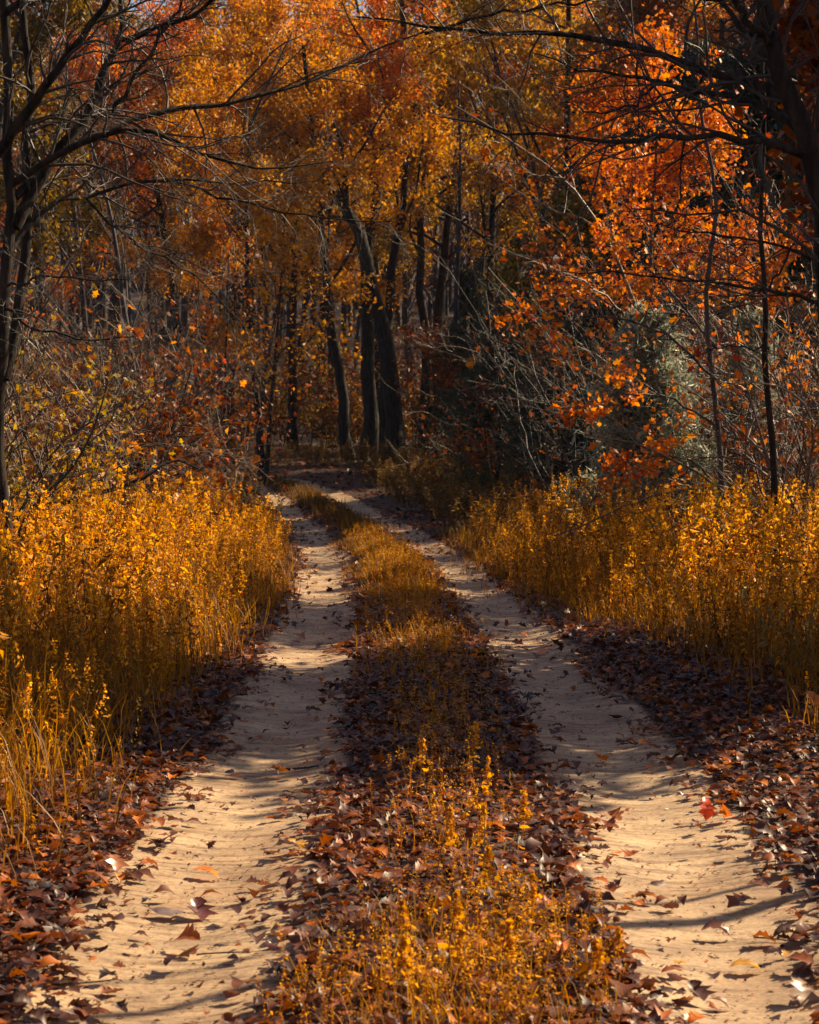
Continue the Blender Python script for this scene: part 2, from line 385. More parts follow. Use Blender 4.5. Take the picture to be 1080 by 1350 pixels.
# --- dark oaks at the bend: five traced trunks
oaks = [
    # base px, Y, [(px,py)...], radius, label
    (463, 73, [(463, 612), (450, 520), (436, 425), (428, 330), (415, 200), (400, 60)], .20, 'leftmost slim dark oak trunk of the clump at the bend, leaning left'),
    (484, 75, [(484, 610), (482, 480), (486, 350), (500, 220), (520, 90), (530, 0)], .27, 'straight dark oak second from left in the clump at the bend'),
    (520, 71, [(519, 615), (512, 500), (496, 400), (478, 320), (452, 265), (430, 235), (405, 150)], .31, 'thickest dark oak of the clump at the bend, crooked and bowing left'),
    (504, 77, [(506, 608), (508, 470), (520, 330), (540, 200), (552, 60)], .22, 'dark oak behind the thickest trunk at the bend, rising slightly right'),
    (560, 80, [(560, 600), (562, 500), (552, 360), (560, 220), (590, 100)], .22, 'dark oak standing alone just right of the trunk clump'),
]
for i, (bx, Y, pts, R, lab) in enumerate(oaks):
    r = rs(100 + i); b = G(bx, Y)
    tp = [P3(x, y, Y) - np.array(b) for x, y in pts]; tp[0][2] = -.3
    build_tree('oak_tree', r, lab, 'tree', 'dark oaks at the bend of the track', H=15, R=R * 1.12, trunk_pts=tp, loc=b, limbs=9, t0=.5, crown_z=5.5,
               leafmat=['amber', 'orange', 'amber', 'amber', 'yellow'][i], nleaf=11000, leafsize=.14, limb_len=.40)

# --- woodland trees behind: three builds, copied
protoA = build_tree('maple_tree', rs(201), 'amber maple with a broad crown over the bend, left of the dark oaks', 'tree', 'leafy trees of the wood behind the bend',
                    H=17, R=.2, loc=G(385, 80), limbs=15, t0=.36, nleaf=32000, leafsize=.15, leafmat='amber')
protoB = build_tree('maple_tree', rs(202), 'amber maple rising above the dark oak clump', 'tree', 'leafy trees of the wood behind the bend',
                    H=21, R=.26, loc=G(500, 92), limbs=16, t0=.34, nleaf=34000, leafsize=.17, leafmat='amber', limb_len=.36)
protoC = build_tree('maple_tree', rs(203), 'tall yellow-olive maple right of the dark oaks, filling the top centre', 'tree', 'leafy trees of the wood behind the bend',
                    H=20, R=.24, loc=G(650, 82), limbs=16, t0=.36, nleaf=34000, leafsize=.155, leafmat='yellow', limb_len=.38)
wood = [
    (protoA, 300, 84, 1.15, 'amber', 'amber-orange maple at the left end of the bright canopy'),
    (protoB, 420, 98, 1.0, 'yellow', 'tall yellow maple showing between the amber maple and the oaks'),
    (protoC, 575, 90, 1.1, 'olive', 'olive-yellow maple directly behind the lone dark oak'),
    (protoA, 720, 74, 1.25, 'yellow', 'yellow-leaved maple behind the olive sapling on the right'),
    (protoC, 770, 95, 1.0, 'olive', 'olive-leaved maple high above the cedars'),
    (protoB, 830, 84, .95, 'orange', 'orange maple above the pale cedar'),
    (protoA, 920, 70, 1.2, 'rust', 'rust-leaved maple behind the right-hand thicket'),
    (protoC, 1010, 80, 1.0, 'rust', 'rust-red maple between the two thin right-hand trunks'),
    (protoB, 1090, 72, .9, 'amber', 'amber maple at the right edge of the wood'),
    (protoC, 60, 66, .95, 'rust', 'rusty maple above the bare tree at the top left corner'),
    (protoA, 150, 90, 1.2, 'orange', 'orange maple seen through the bare left-hand branches'),
    (protoB, 240, 92, .9, 'amber', 'distant amber maple over the grey gap in the wood'),
    (protoA, 620, 104, 1.4, 'yellow', 'far yellow maple between the oaks and the yellow-olive maple'),
    (protoB, -30, 58, .8, 'olive', 'olive-brown maple beyond the yellow-green vine, left edge'),
    (protoA, 345, 58, .62, 'amber', 'low amber maple whose branches hang beside the grey gap'),
    (protoC, 440, 88, .8, 'olive', 'small olive-brown maple just behind the leftmost oak trunk'),
]
for k, (pr, px, Y, sc, mt, lab) in enumerate(wood):
    copy_tree(pr, G(px, Y), rz=k * 2.1 + .7, sc=sc, label=lab, mats={'crown': M[mt]})

# --- bare trees in the grey gap and elsewhere in the wood
bare = build_tree('bare_tree', rs(230), 'slender bare grey tree in the mauve gap left of the amber maple', 'tree', 'bare trees in the wood',
                  H=14, R=.12, loc=G(255, 60), limbs=14, t0=.2, nleaf=0, bark='twig_mauve', limb_len=.3, limb_ang=.6,
                  levels=[LV(n=7, ang=.6, lenf=.5, radf=.5, k=5), LV(n=5, ang=.6, lenf=.55, radf=.6, k=4)])
for k, (px, Y, sc, lab) in enumerate([
                (290, 82, 1.3, 'tall bare tree at the back of the mauve gap'),
        (185, 50, .8, 'small bare tree close behind the left thicket'),
        (120, 64, 1.1, 'bare tree between the rusty maple and the left thicket'),
        (340, 60, .75, 'low bare tree under the hanging amber leaves'),
        (600, 66, 1.0, 'bare tree just right of the lone dark oak'),
        (760, 68, 1.1, 'bare tree standing over the dark cedar'),
        (980, 55, 1.0, 'bare tree behind the right-hand thicket, near its outer end'),
        (385, 88, 1.1, 'bare tree in the dark between the bend and the amber maple')]):
    copy_tree(bare, G(px, Y), rz=k * 1.7 + 1, sc=sc, label=lab)

# --- smaller leafy trees nearer the track
build_tree('maple_sapling', rs(240), 'vivid orange maple sapling lit up above the right-hand thicket', 'sapling', None, H=7.2, R=.07, loc=G(850, 31), limbs=16, t0=.3,
           nleaf=11000, leafsize=.085, leafmat='orange', tpl=LOBED, limb_len=.3, spread=.30, bark='bark_grey', crown_z=3.7)
build_tree('oak_sapling', rs(241), 'olive and brown leaved sapling right of the oak clump', 'sapling', None, H=7, R=.07, loc=G(675, 47), limbs=14, t0=.3,
           nleaf=6500, leafsize=.13, leafmat='olive', limb_len=.3, spread=.4, crown_z=2.2)
build_tree('oak_sapling', rs(242), 'dusky amber sapling left of the oak clump with hanging leaves', 'sapling', None, H=8.5, R=.08, loc=G(350, 56), limbs=15, t0=.28,
           nleaf=4000, leafsize=.13, leafmat='amber', limb_len=.32, spread=.4, crown_z=1.8)
build_tree('maple_sapling', rs(243), 'orange leaved sapling left of the dark oaks beyond the grass bank', 'sapling', None, H=6, R=.06, loc=G(290, 47), limbs=12, t0=.25,
           nleaf=1800, leafsize=.12, leafmat='rust', limb_len=.3, spread=.4)
build_tree('dogwood', rs(244), 'low bush with dull rust-red leaves under the olive sapling', 'bush', None, H=2.6, R=.03, loc=G(650, 42), limbs=12, t0=.1,
           nleaf=1500, leafsize=.10, leafmat='rust', limb_len=.5, spread=.2)
build_tree('dogwood', rs(245), 'dull red bush right of the trunk clump in the shade', 'bush', None, H=4, R=.04, loc=G(575, 58), limbs=12, t0=.2,
           nleaf=1800, leafsize=.13, leafmat='rust', limb_len=.5, spread=.3)

# --- cedars
def cedar(label, loc, H, Rb, n, seed, mat='cedar', group='cedars beside the right bank'):
    r = rs(seed); th = thing('cedar_tree', label, 'cedar', loc, group)
    P, Rr = shoot(r, np.array([[0, 0, -.1]]), np.array([[0, 0, 1.]]), np.array([H]), np.array([H * .022]), 9, .02, .02, .1)
    obj('trunk', make_mesh('trunk', *tubes(P, Rr, 7)[:2], M['bark'], smooth=True), th)
    t = r.rand(n) ** .8; a = r.rand(n) * 6.283
    rad = Rb * (1 - t) ** .7 * (.75 + .35 * np.sin(a * 3 + t * 9))
    z = .15 + t * H * .98
    st = np.stack([0 * t, 0 * t, z], 1); dr = np.stack([np.cos(a), np.sin(a), .25 + .5 * t], 1)
    bp, br = shoot(r, st, dr, rad + .15, np.full(n, .012), 5, .12, .02, .2)
    obj('branches', make_mesh('branches', *tubes(bp, br, 3)[:2], M['bark']), th, kind='stuff')
    pos = sample_on(r, bp[:, 1:], n * 55, .07)
    V, fs, rn = leaves(r, pos, .09, (KITE[0] * np.array([.55, 1.5, 1]), KITE[1]))
    obj('crown', make_mesh('crown', V, fs, M[mat], rn), th)
    return th
cedar('pale grey-green cedar behind the red-orange twigs', G(852, 24.6), 2.9, 1.12, 340, 251)
cedar('cedar coloured dark for deep shade, left of the pale cedar', G(745, 35), 3.3, 1.6, 240, 252, 'pine')  # dark needle colour puts the deep shade into these cedars
cedar('low cedar coloured dark for shade at the edge of the right-hand weeds', G(805, 30), 2.0, 1.1, 150, 253, 'pine')
cedar('cedar coloured dark for shade under the olive sapling', G(655, 44), 3.6, 1.7, 220, 254, 'pine')
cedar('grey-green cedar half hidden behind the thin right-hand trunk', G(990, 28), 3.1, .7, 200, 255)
cedar('cedar right of the lone dark oak, coloured dark for the deepest shade', G(600, 62), 4.4, 1.9, 220, 257, 'pine')
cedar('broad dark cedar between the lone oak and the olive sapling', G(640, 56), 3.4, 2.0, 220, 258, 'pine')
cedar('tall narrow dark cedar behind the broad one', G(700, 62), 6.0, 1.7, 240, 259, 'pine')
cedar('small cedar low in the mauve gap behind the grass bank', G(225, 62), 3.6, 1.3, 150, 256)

# --- a stand of tall dark pines added right of the bend to keep it in shade
def pine(label, loc, H, Rb, seed):
    r = rs(seed); th = thing('shade_pine_tree', label, 'pine', loc, 'tall pines added right of the bend for their shade')
    P, Rr = shoot(r, np.array([[0, 0, -.2]]), np.array([[0, 0, 1.]]), np.array([H]), np.array([H * .014]), 10, .012, .02, .15)
    obj('trunk', make_mesh('trunk', *tubes(P, Rr, 8)[:2], M['bark'], smooth=True), th)
    n = 150; t = .12 + .88 * r.rand(n) ** .9; a = r.rand(n) * 6.283
    st = np.stack([0 * t, 0 * t, t * H * .98], 1); dr = np.stack([np.cos(a), np.sin(a), .15 + .3 * t], 1)
    bp, br = shoot(r, st, dr, Rb * (1.05 - t) ** .6 * (.6 + .6 * r.rand(n)) + .2, np.full(n, .03), 6, .08, -.01, .2)
    obj('branches', make_mesh('branches', *tubes(bp, br, 4)[:2], M['bark']), th, kind='stuff')
    V, fs, rn = leaves(r, sample_on(r, bp[:, 1:], 14000, .16), .24, (KITE[0] * np.array([.45, 1.4, 1]), KITE[1]))
    obj('crown', make_mesh('crown', V, fs, M['pine'], rn), th); return th
pn = pine('dark pine behind the right-hand cedars, nearest the track', G(900, 50), 11, 2.6, 270)
for k, (px, Y, sc, lab) in enumerate([(1000, 52, 1.05, 'tall dark pine behind the hidden grey-green cedar'), (1085, 50, 1.0, 'dark pine at the right edge behind the thicket'),
        (830, 60, .95, 'dark pine rising behind the pale cedar'), (940, 62, 1.2, 'tallest dark pine, deep behind the right-hand thicket'), (1060, 64, 1.2, 'far dark pine near the right edge'),
        (760, 68, .9, 'dark pine behind the dark shaded cedar'), (690, 74, .75, 'small dark pine behind the olive sapling'), (620, 84, .7, 'small dark pine in the gap right of the lone oak'), (1180, 57, 1.2, 'dark pine just past the right edge'), (1140, 46, 1.2, 'dark pine right of the frame behind the thicket'), (1220, 43, 1.35, 'dark pine well right of the frame'), (1290, 49, 1.5, 'tall dark pine well right of the frame'), (1210, 55, 1.5, 'tallest pine beyond the frame edge'), (1400, 44, 1.5, 'farthest right of the tall dark pines'), (1350, 56, 1.6, 'huge dark pine far outside the frame')]):
    copy_tree(pn, G(px, Y), rz=k * 1.3 + .5, sc=sc, label=lab)
def undergrowth():
    r = rs(280); n = 420; Y = 78 + 32 * r.rand(n); X = (r.rand(n) - .5) * .50 * Y; ok = (X > road_x(Y) + 2) | (X < road_x(Y) - 2); X, Y = X[ok], Y[ok]; n = len(X)
    H = 1.5 + 4.5 * r.rand(n) ** 1.5
    P, R_ = shoot(r, np.stack([X, Y, gz(X, Y) - .1], 1), nrm(np.stack([r.normal(0, .2, n), r.normal(0, .2, n), np.ones(n)], 1)), H, np.full(n, .03), 6, .08, 0, .3)
    g = grow(r, P, R_, H, [LV(n=8, ang=.8, lenf=.5, radf=.6, k=5, t0=.1), LV(n=4, ang=.7, lenf=.5, radf=.6, k=3)])
    V, fs, _ = join([tubes(P, R_, 4)] + [tubes(a, b, 3) for a, b in g]); obj('undergrowth', make_mesh('undergrowth', V, fs, M['twig_mauve']), kind='stuff')
    for mt, m in (('rust', 36000), ('olive', 36000)):
        V, fs, rn = leaves(r, sample_on(r, g[-1][0][r.permutation(len(g[-1][0]))[:6000]], m, .2), .17); obj('undergrowth_leaves', make_mesh('undergrowth_leaves', V, fs, M[mt], rn), kind='stuff')
undergrowth()

# --- traced bare trees overhanging the track
def traced_tree(label, seed, Y, trunk, limbs, bark, twigmat, loc, levels, leaf=None, group=None):
    r = rs(seed); th = thing('overhanging_tree', label, 'tree', loc, group); o = np.array(loc)
    allP = []
    def curve(pts, r0, r1, Yd, k=14):
        tp = np.array([P3(x, y, Y + dy) - o for x, y, dy in pts]); n = len(tp)
        seg = np.linalg.norm(np.diff(tp, axis=0), axis=1); s = np.concatenate([[0], np.cumsum(seg)])
        t = np.linspace(0, s[-1], k)
        Q = np.stack([np.interp(t, s, tp[:, i]) for i in range(3)], -1)
        Q[1:-1] = Q[1:-1] * .5 + (Q[:-2] + Q[2:]) * .25
        Q[1:-1] += r.normal(0, .012, (k - 2, 3))
        return Q[None], np.linspace(r0, r1, k)[None], np.array([s[-1]])
    for pts, r0, r1 in trunk:
        Q, R_, l = curve(pts, r0, r1, Y, 16)
        obj('trunk', make_mesh('trunk', *tubes(Q, R_, 9)[:2], M[bark], smooth=True), th)
        allP.append((Q[:, 7:], R_[:, 7:], l, 9))
    for pts, r0, r1 in limbs:
        Q, R_, l = curve(pts, r0, r1, Y)
        obj('limb', make_mesh('limb', *tubes(Q, R_, 6)[:2], M[bark], smooth=True), th)
        allP.append((Q, R_, l, 20))
    parts, tips = [], []
    for Q, R_, l, n in allP:
        lv = [dict(levels[0], n=n)] + levels[1:]
        g = grow(r, Q, np.minimum(R_, .03), np.minimum(l, 2.6), lv)
        parts += [tubes(a, b, 4 if i == 0 else 3) for i, (a, b) in enumerate(g)]; tips.append(g[-1][0]); tips.append(g[-2][0][:, :levels[-1].get('k', 4)] if False else g[-1][0])
    V, fs, _ = join(parts)
    obj('twigs', make_mesh('twigs', V, fs, M[twigmat]), th, kind='stuff')
    if leaf:
        mt, n, size = leaf
        pos = sample_on(r, np.concatenate(tips), n, .05)
        V, fs, rn = leaves(r, pos, size, LOBED)
        obj('leaves', make_mesh('leaves', V, fs, M[mt], rn), th, kind='stuff')
    return th
TW = [LV(n=9, ang=.7, lenf=.44, radf=.5, k=9, wander=.16, trop=-.01, t0=.1), LV(n=7, ang=.65, lenf=.5, radf=.6, k=6, wander=.18), LV(n=4, ang=.6, lenf=.5, radf=.6, k=4, wander=.2)]
traced_tree('bare dark tree arching over the track from the left edge', 301, 15.5,
    [([(26, 870, 0), (10, 740, 0), (-6, 620, .1), (6, 520, 0), (-4, 420, -.1), (14, 330, 0), (22, 250, 0), (6, 160, 0), (14, 90, 0), (4, 0, 0), (-8, -130, 0)], .060, .032),
     ([(6, 500, 0), (24, 400, .2), (40, 300, .3), (30, 200, .3), (44, 110, .3), (30, 30, .3), (44, -120, .3)], .045, .025)],
    [([(-10, 210, -.3), (35, 150, -.4), (62, 108, -.5), (100, 62, -.6), (142, 0, -.7), (170, -60, -.8)], .045, .018),
     ([(20, 300, 0), (70, 205, .2), (115, 158, .3), (138, 95, .4), (160, 50, .5), (162, -20, .5)], .05, .022),
     ([(158, 52, .5), (215, 35, .4), (255, 20, .3), (290, -10, .2)], .026, .014),
     ([(20, 260, 0), (60, 210, .3), (110, 182, .6), (180, 150, .9), (270, 140, 1.2), (380, 120, 1.6), (450, 95, 2), (510, 50, 2.3), (610, 38, 2.6)], .036, .006),
     ([(20, 240, 0), (70, 205, -.3), (140, 172, -.5), (200, 168, -.6), (280, 212, -.5), (360, 224, -.3), (440, 212, 0)], .030, .005),
     ([(15, 330, 0), (65, 262, .4), (120, 262, .6), (175, 240, .8), (225, 235, 1), (310, 243, 1.3), (420, 238, 1.6)], .024, .004),
     ([(215, 236, 1), (300, 262, 1), (390, 284, 1), (520, 292, 1)], .014, .004),
     ([(5, 380, 0), (40, 368, -.4), (90, 364, -.8), (168, 369, -1.2)], .012, .004),
     ([(0, 400, 0), (45, 436, -.5), (100, 447, -.8), (180, 444, -1)], .014, .004),
     ([(150, 150, .3), (205, 60, .4), (250, -10, .5)], .02, .01),
     ([(110, 260, .6), (190, 330, .9), (270, 370, 1.2), (330, 440, 1.5)], .014, .004),
     ([(5, 20, 0), (60, -30, -.2), (130, -60, -.4)], .03, .01)],
    'bark', 'twig_dark', G(14, 15.5), TW, None)
traced_tree('dark bare tree leaning over the track from the right edge', 302, 13.0,
    [([(1120, 886, 0), (1112, 600, 0), (1100, 400, 0), (1088, 270, 0), (1070, 195, 0), (1048, 140, 0), (1022, 62, 0), (1004, 0, 0), (990, -90, 0)], .10, .05),
     ([(1108, 560, 0), (1096, 440, .3), (1078, 300, .3), (1080, 200, .2), (1092, 80, .2), (1085, -60, .2)], .022, .012)],
    [([(1046, 135, 0), (990, 106, .3), (940, 92, .5), (890, 75, .7), (840, 60, .8), (790, 52, 1), (730, 47, 1.1), (665, 45, 1.2), (615, 40, 1.3), (540, 30, 1.4), (470, 22, 1.5)], .038, .006),
     ([(1075, 210, 0), (1050, 196, -.1), (990, 181, -.3), (940, 177, -.5), (870, 180, -.7), (810, 185, -.9), (715, 180, -1.1), (640, 170, -1.2), (580, 154, -1.3)], .030, .004),
     ([(1060, 178, 0), (1010, 140, .3), (960, 125, .6), (910, 120, .8), (870, 106, 1), (820, 100, 1.2), (755, 90, 1.4), (705, 70, 1.6)], .030, .005),
     ([(905, 180, -.5), (897, 205, -.5), (895, 250, -.5), (890, 296, -.5)], .008, .003),
     ([(1090, 345, 0), (1015, 320, .3), (965, 310, .4), (890, 300, .6), (835, 288, .8)], .013, .003),
     ([(1096, 400, 0), (1020, 385, -.4), (950, 375, -.7), (890, 365, -.9), (800, 357, -1.1), (735, 357, -1.3)], .015, .003),
     ([(1024, 65, 0), (985, 25, -.2), (955, -20, -.4)], .03, .015),
     ([(1040, 120, 0), (1000, 60, .4), (970, 15, .6), (900, -20, .8)], .03, .012),
     ([(560, 45, 1.4), (640, 20, 1.3), (740, 5, 1.2), (840, -20, 1.2)], .012, .008),
     ([(870, 105, 1), (840, 140, 1.1), (790, 150, 1.2), (740, 135, 1.3)], .012, .004)],
    'bark', 'twig_dark', G(1120, 13.0), TW, None)
# small trees inside the right-hand thicket, carrying the red-orange sprays
TW2 = [LV(n=7, ang=.7, lenf=.34, radf=.5, k=6, wander=.12, trop=-.02), LV(n=4, ang=.7, lenf=.5, radf=.6, k=4, wander=.14)]
traced_tree('slim tree with sprays of red-orange leaves reaching toward the track', 303, 23.0,
    [([(960, 780, 0), (948, 680, 0), (955, 590, .2), (936, 480, .1), (925, 390, -.2), (948, 300, 0), (940, 210, .2), (915, 120, 0), (925, 20, 0), (900, -60, 0)], .04, .012)],
    [([(945, 500, 0), (880, 440, -.3), (810, 415, -.6), (740, 425, -.8), (680, 432, -1)], .02, .005),
     ([(943, 560, 0), (880, 520, .3), (810, 520, .4), (745, 540, .5)], .018, .005),
     ([(948, 640, 0), (910, 605, -.3), (860, 600, -.5), (815, 620, -.7)], .014, .004),
     ([(945, 460, 0), (900, 400, .4), (850, 350, .6), (800, 300, .8)], .02, .005),
     ([(950, 420, 0), (1000, 380, .3), (1050, 330, .5)], .02, .005)],
    'bark_grey', 'twig_dark', G(945, 23.0), TW2, ('orange', 2300, .07))
traced_tree('thin dark pole tree standing in the right-hand weeds', 304, 20.0,
    [([(1026, 800, 0), (1018, 690, 0), (1022, 590, 0), (1006, 480, 0), (1012, 390, 0), (1000, 300, 0), (1012, 200, 0), (1000, 100, 0), (1018, -20, 0)], .04, .014)],
    [([(1014, 460, 0), (960, 455, .4), (900, 475, .8)], .012, .004), ([(1015, 380, 0), (1060, 300, .3), (1080, 230, .4)], .014, .005)],
    'bark', 'twig_dark', G(1026, 20.0), TW2, ('red', 120, .06))
traced_tree('pale twisted sapling leaning left out of the right-hand thicket', 305, 27.0,
    [([(905, 760, 0), (890, 600, 0), (850, 440, 0), (800, 300, 0), (745, 235, 0), (680, 190, 0), (600, 140, 0)], .045, .012)],
    [([(800, 300, 0), (730, 280, .5), (660, 240, .8), (590, 175, 1)], .018, .005), ([(850, 440, 0), (790, 380, -.5), (720, 350, -.8), (640, 320, -1)], .018, .005),
     ([(745, 235, 0), (690, 230, -.3), (640, 215, -.6)], .012, .004), ([(870, 520, 0), (800, 470, .5), (740, 455, .8)], .014, .004)],
    'twig', 'twig', G(905, 27.0), TW2, ('rust', 150, .10))

# --- thickets: arching bare shoots from one root
def shrub(label, px, Y, H, n, seed, group, twig='twig', leaf=None, arch=-.02, spreadd=.5, r0=.019, n2=11, n3=6, bend=None, name='bare_shrub'):
    r = rs(seed); loc = G(px, Y); th = thing(name, label, 'shrub', loc, group)
    p0 = np.stack([r.normal(0, .15, n), r.normal(0, .15, n), np.full(n, -.05)], 1)
    d0 = np.stack([r.normal(0, spreadd, n), r.normal(0, spreadd, n), np.ones(n)], 1)
    L0 = H * (.6 + .38 * r.rand(n))
    P, R_ = shoot(r, p0, d0, L0, np.full(n, r0) * (.6 + .7 * r.rand(n)), 13, .13, arch, .3, bend)
    # stems that would fall across the ruts are not kept
    wx, wy = P[..., 0] + loc[0], P[..., 1] + loc[1]
    clear = (wx < road_x(wy) - 1.5) if loc[0] < road_x(loc[1]) else (wx > road_x(wy) + 1.3)
    keep = (clear | (P[..., 2] > 3.2)).all(1); P, R_, L0 = P[keep], R_[keep], L0[keep]
    obj('stems', make_mesh('stems', *tubes(P, R_, 5)[:2], M[twig], smooth=True), th, kind='stuff')
    g = grow(r, P, R_, L0, [LV(n=n2, ang=.65, lenf=.38, radf=.6, k=7, wander=.13, trop=arch, t0=.12, rmin=.005), LV(n=n3, ang=.75, lenf=.5, radf=.7, k=5, wander=.2, rmin=.0032)])
    V, fs, _ = join([tubes(a, b, 3) for a, b in g])
    obj('twigs', make_mesh('twigs', V, fs, M[twig]), th, kind='stuff')
    if leaf:
        mt, m, s = leaf; pos = sample_on(r, g[-1][0], m, .06)
        V, fs, rn = leaves(r, pos, s, LOBED)
        obj('leaves', make_mesh('leaves', V, fs, M[mt], rn), th, kind='stuff')
    return th
gl = 'tangled shrubs on the left bank'; gR = 'tangled shrubs on the right bank'
Rb = np.array([.018, 0, 0]); Lb = np.array([-.022, 0, 0])
shrub('tan tangle of bare shoots at the left edge, below the overhanging tree', 25, 19, 4.4, 16, 401, gl, bend=Rb)
shrub('bare tan shrub bending toward the track, tallest of the left bank', 110, 22, 5.2, 18, 402, gl, bend=Rb, leaf=('amber', 120, .09))
shrub('straggly brown shrub with dark amber leaves behind the left weeds', 60, 25, 4.4, 16, 403, gl, 'twig_dark', ('rust', 900, .10))
shrub('grey-brown shrub with arching shoots over the left weeds', 170, 27, 4.6, 16, 404, gl, bend=Rb, leaf=('rust', 350, .08))
shrub('thin shrub with a few orange leaves, nearest the grey gap', 220, 31, 4.2, 14, 405, gl, 'twig', ('orange', 160, .10), bend=Rb)
shrub('dark leafy shrub low at the left edge', 5, 21, 2.8, 14, 406, gl, 'twig_dark', ('amber', 900, .09))
shrub('low rusty shrub between the tan tangle and the left weeds', 120, 29, 2.8, 14, 407, gl, 'twig_dark', ('rust', 700, .09))
shrub('yellow-green leaved vine shrub high at the left edge', 15, 17.5, 3.6, 8, 408, gl, 'twig_dark', ('yellowgreen', 1500, .05), spreadd=.07)
shrub('fine twiggy shrub at the bend beside the grass bank', 300, 40, 3.2, 14, 409, gl, 'twig', ('amber', 250, .1), bend=Rb)
shrub('reddish shrub behind the grass bank', 240, 45, 4.8, 14, 410, gl, 'twig_mauve', ('red', 160, .1))
shrub('grey tangle of long shoots in the middle of the right thicket', 890, 33, 5.6, 13, 421, gR, bend=Lb)
shrub('tall tan shrub with leaning shoots at the right edge', 1065, 22, 5.0, 16, 422, gR, bend=Lb, leaf=('orange', 150, .09))
shrub('dark shrub arching left over the dark cedar', 800, 34, 6.2, 12, 423, gR, 'twig_dark', bend=Lb * 1.5, leaf=('rust', 120, .1))
shrub('grey-brown shrub behind the thin dark pole tree', 990, 29, 6.2, 18, 424, gR, leaf=('orange', 350, .1))
shrub('shrub with orange leaf tips left of the slim red-orange tree', 925, 36, 6.4, 16, 425, gR, 'twig', ('orange', 900, .11), bend=Lb)
shrub('knee-high bare shrub rising from the front of the right weeds', 845, 24, 1.7, 12, 426, gR, 'twig')
shrub('bare shrub beside the foot of the pole tree', 1040, 24, 3.0, 16, 427, gR, 'twig_dark', ('rust', 300, .09))
shrub('round brown weedy bush at the inner corner of the right bank', 715, 33, 1.25, 26, 428, gR, 'twig_dark', ('rust', 1400, .07), spreadd=.8)
shrub('brown shrub in the shade behind the right weeds', 880, 31, 2.4, 16, 429, gR, 'twig_dark', ('rust', 300, .09))
shrub('thin grey shrub reaching up right of the lone oak', 740, 52, 6.5, 14, 430, gR, 'twig', None, bend=Lb)
shrub('orange-leaved shrub high at the right edge', 1075, 26, 6.5, 14, 431, gR, 'twig', ('orange', 500, .1))

for a in [('dense brown-leaved shrub at the left edge under the vine', 20, 23, 3.4, 16, 440, gl, 'twig_dark', ('rust', 2600, .07)),
          ('dense dark shrub filling the bank left of the grey gap', 110, 26, 3.8, 18, 441, gl, 'twig_dark', ('rust', 3000, .08)),
          ('dense amber-brown shrub above the middle of the left weeds', 180, 30, 3.0, 16, 442, gl, 'twig_dark', ('amber', 1800, .07)),
          ('dense dark shrub behind the tan tangle, left edge', 55, 30, 5.6, 18, 443, gl, 'twig_dark', ('rust', 2400, .09)),
          ('dark brown-leaved shrub at the foot of the right thicket', 960, 27, 2.6, 16, 444, gR, 'twig_dark', ('rust', 1500, .07)),
          ('dark shrub behind the weeds at the right edge', 1070, 25, 3.6, 18, 445, gR, 'twig_dark', ('rust', 1500, .08)),
          ('dusky twiggy shrub reaching over the tops of the right thicket', 1000, 34, 7.5, 16, 446, gR, 'twig', ('rust', 500, .09)),
          ('dark twiggy shrub in front of the orange maple sapling', 780, 29, 6.6, 12, 447, gR, 'twig_dark', None)]:
    shrub(*a)

# --- a dead branch lying over the left weeds
def dead_branch():
    r = rs(450); Y = 19; pts = [(66, 668), (110, 655), (150, 645), (190, 630), (215, 612), (235, 606), (262, 618)]
    th = thing('dead_branch', 'dark dead branch propped over the tops of the left weeds', 'branch', P3(66, 668, Y))
    P = np.array([P3(x, y, Y + .12 * i) for i, (x, y) in enumerate(pts)])[None] - np.array(th.location)
    R_ = np.linspace(.030, .008, P.shape[1])[None]
    obj('stem', make_mesh('stem', *tubes(P, R_, 6)[:2], M['bark'], smooth=True), th)
    g = grow(r, P, R_, np.array([1.6]), [LV(n=7, ang=.7, lenf=.3, radf=.4, k=5, wander=.15), LV(n=2, ang=.6, lenf=.5, k=4)])
    V, fs, _ = join([tubes(a, b, 3) for a, b in g]); obj('twigs', make_mesh('twigs', V, fs, M['twig_dark']), th, kind='stuff')
dead_branch()

# --- far wood on the rising ground
def far_wood():
    r = rs(500); n = 420
    Y = 110 + 90 * r.rand(n); X = (r.rand(n) * 1.5 - .75) * Y * .36
    z = gz(X, Y)
    P, R_ = shoot(r, np.stack([X, Y, z - .2], 1), np.tile([[0, 0, 1.]], (n, 1)), 15 + 9 * r.rand(n), .12 + .15 * r.rand(n), 6, .03, .02, .2)
    g = grow(r, P, R_, np.full(n, 18.), [LV(n=12, ang=.6, lenf=.35, radf=.4, k=4, wander=.1, t0=.2), LV(n=5, ang=.6, lenf=.5, radf=.6, k=3)])
    V, fs, _ = join([tubes(P, R_, 4)] + [tubes(a, b, 3) for a, b in g])
    obj('far_wood', make_mesh('far_wood', V, fs, M['twig_mauve']), kind='stuff')
    for mt, m in (('mauve', 60000), ('rust', 30000), ('amber', 50000)):
        pos = sample_on(r, g[-1][0][r.permutation(len(g[-1][0]))[:4000]], m, .5)
        V, fs, rn = leaves(r, pos, .34)
        tag(obj('far_foliage', make_mesh('far_foliage', V, fs, M[mt], rn), kind='stuff'))
far_wood()

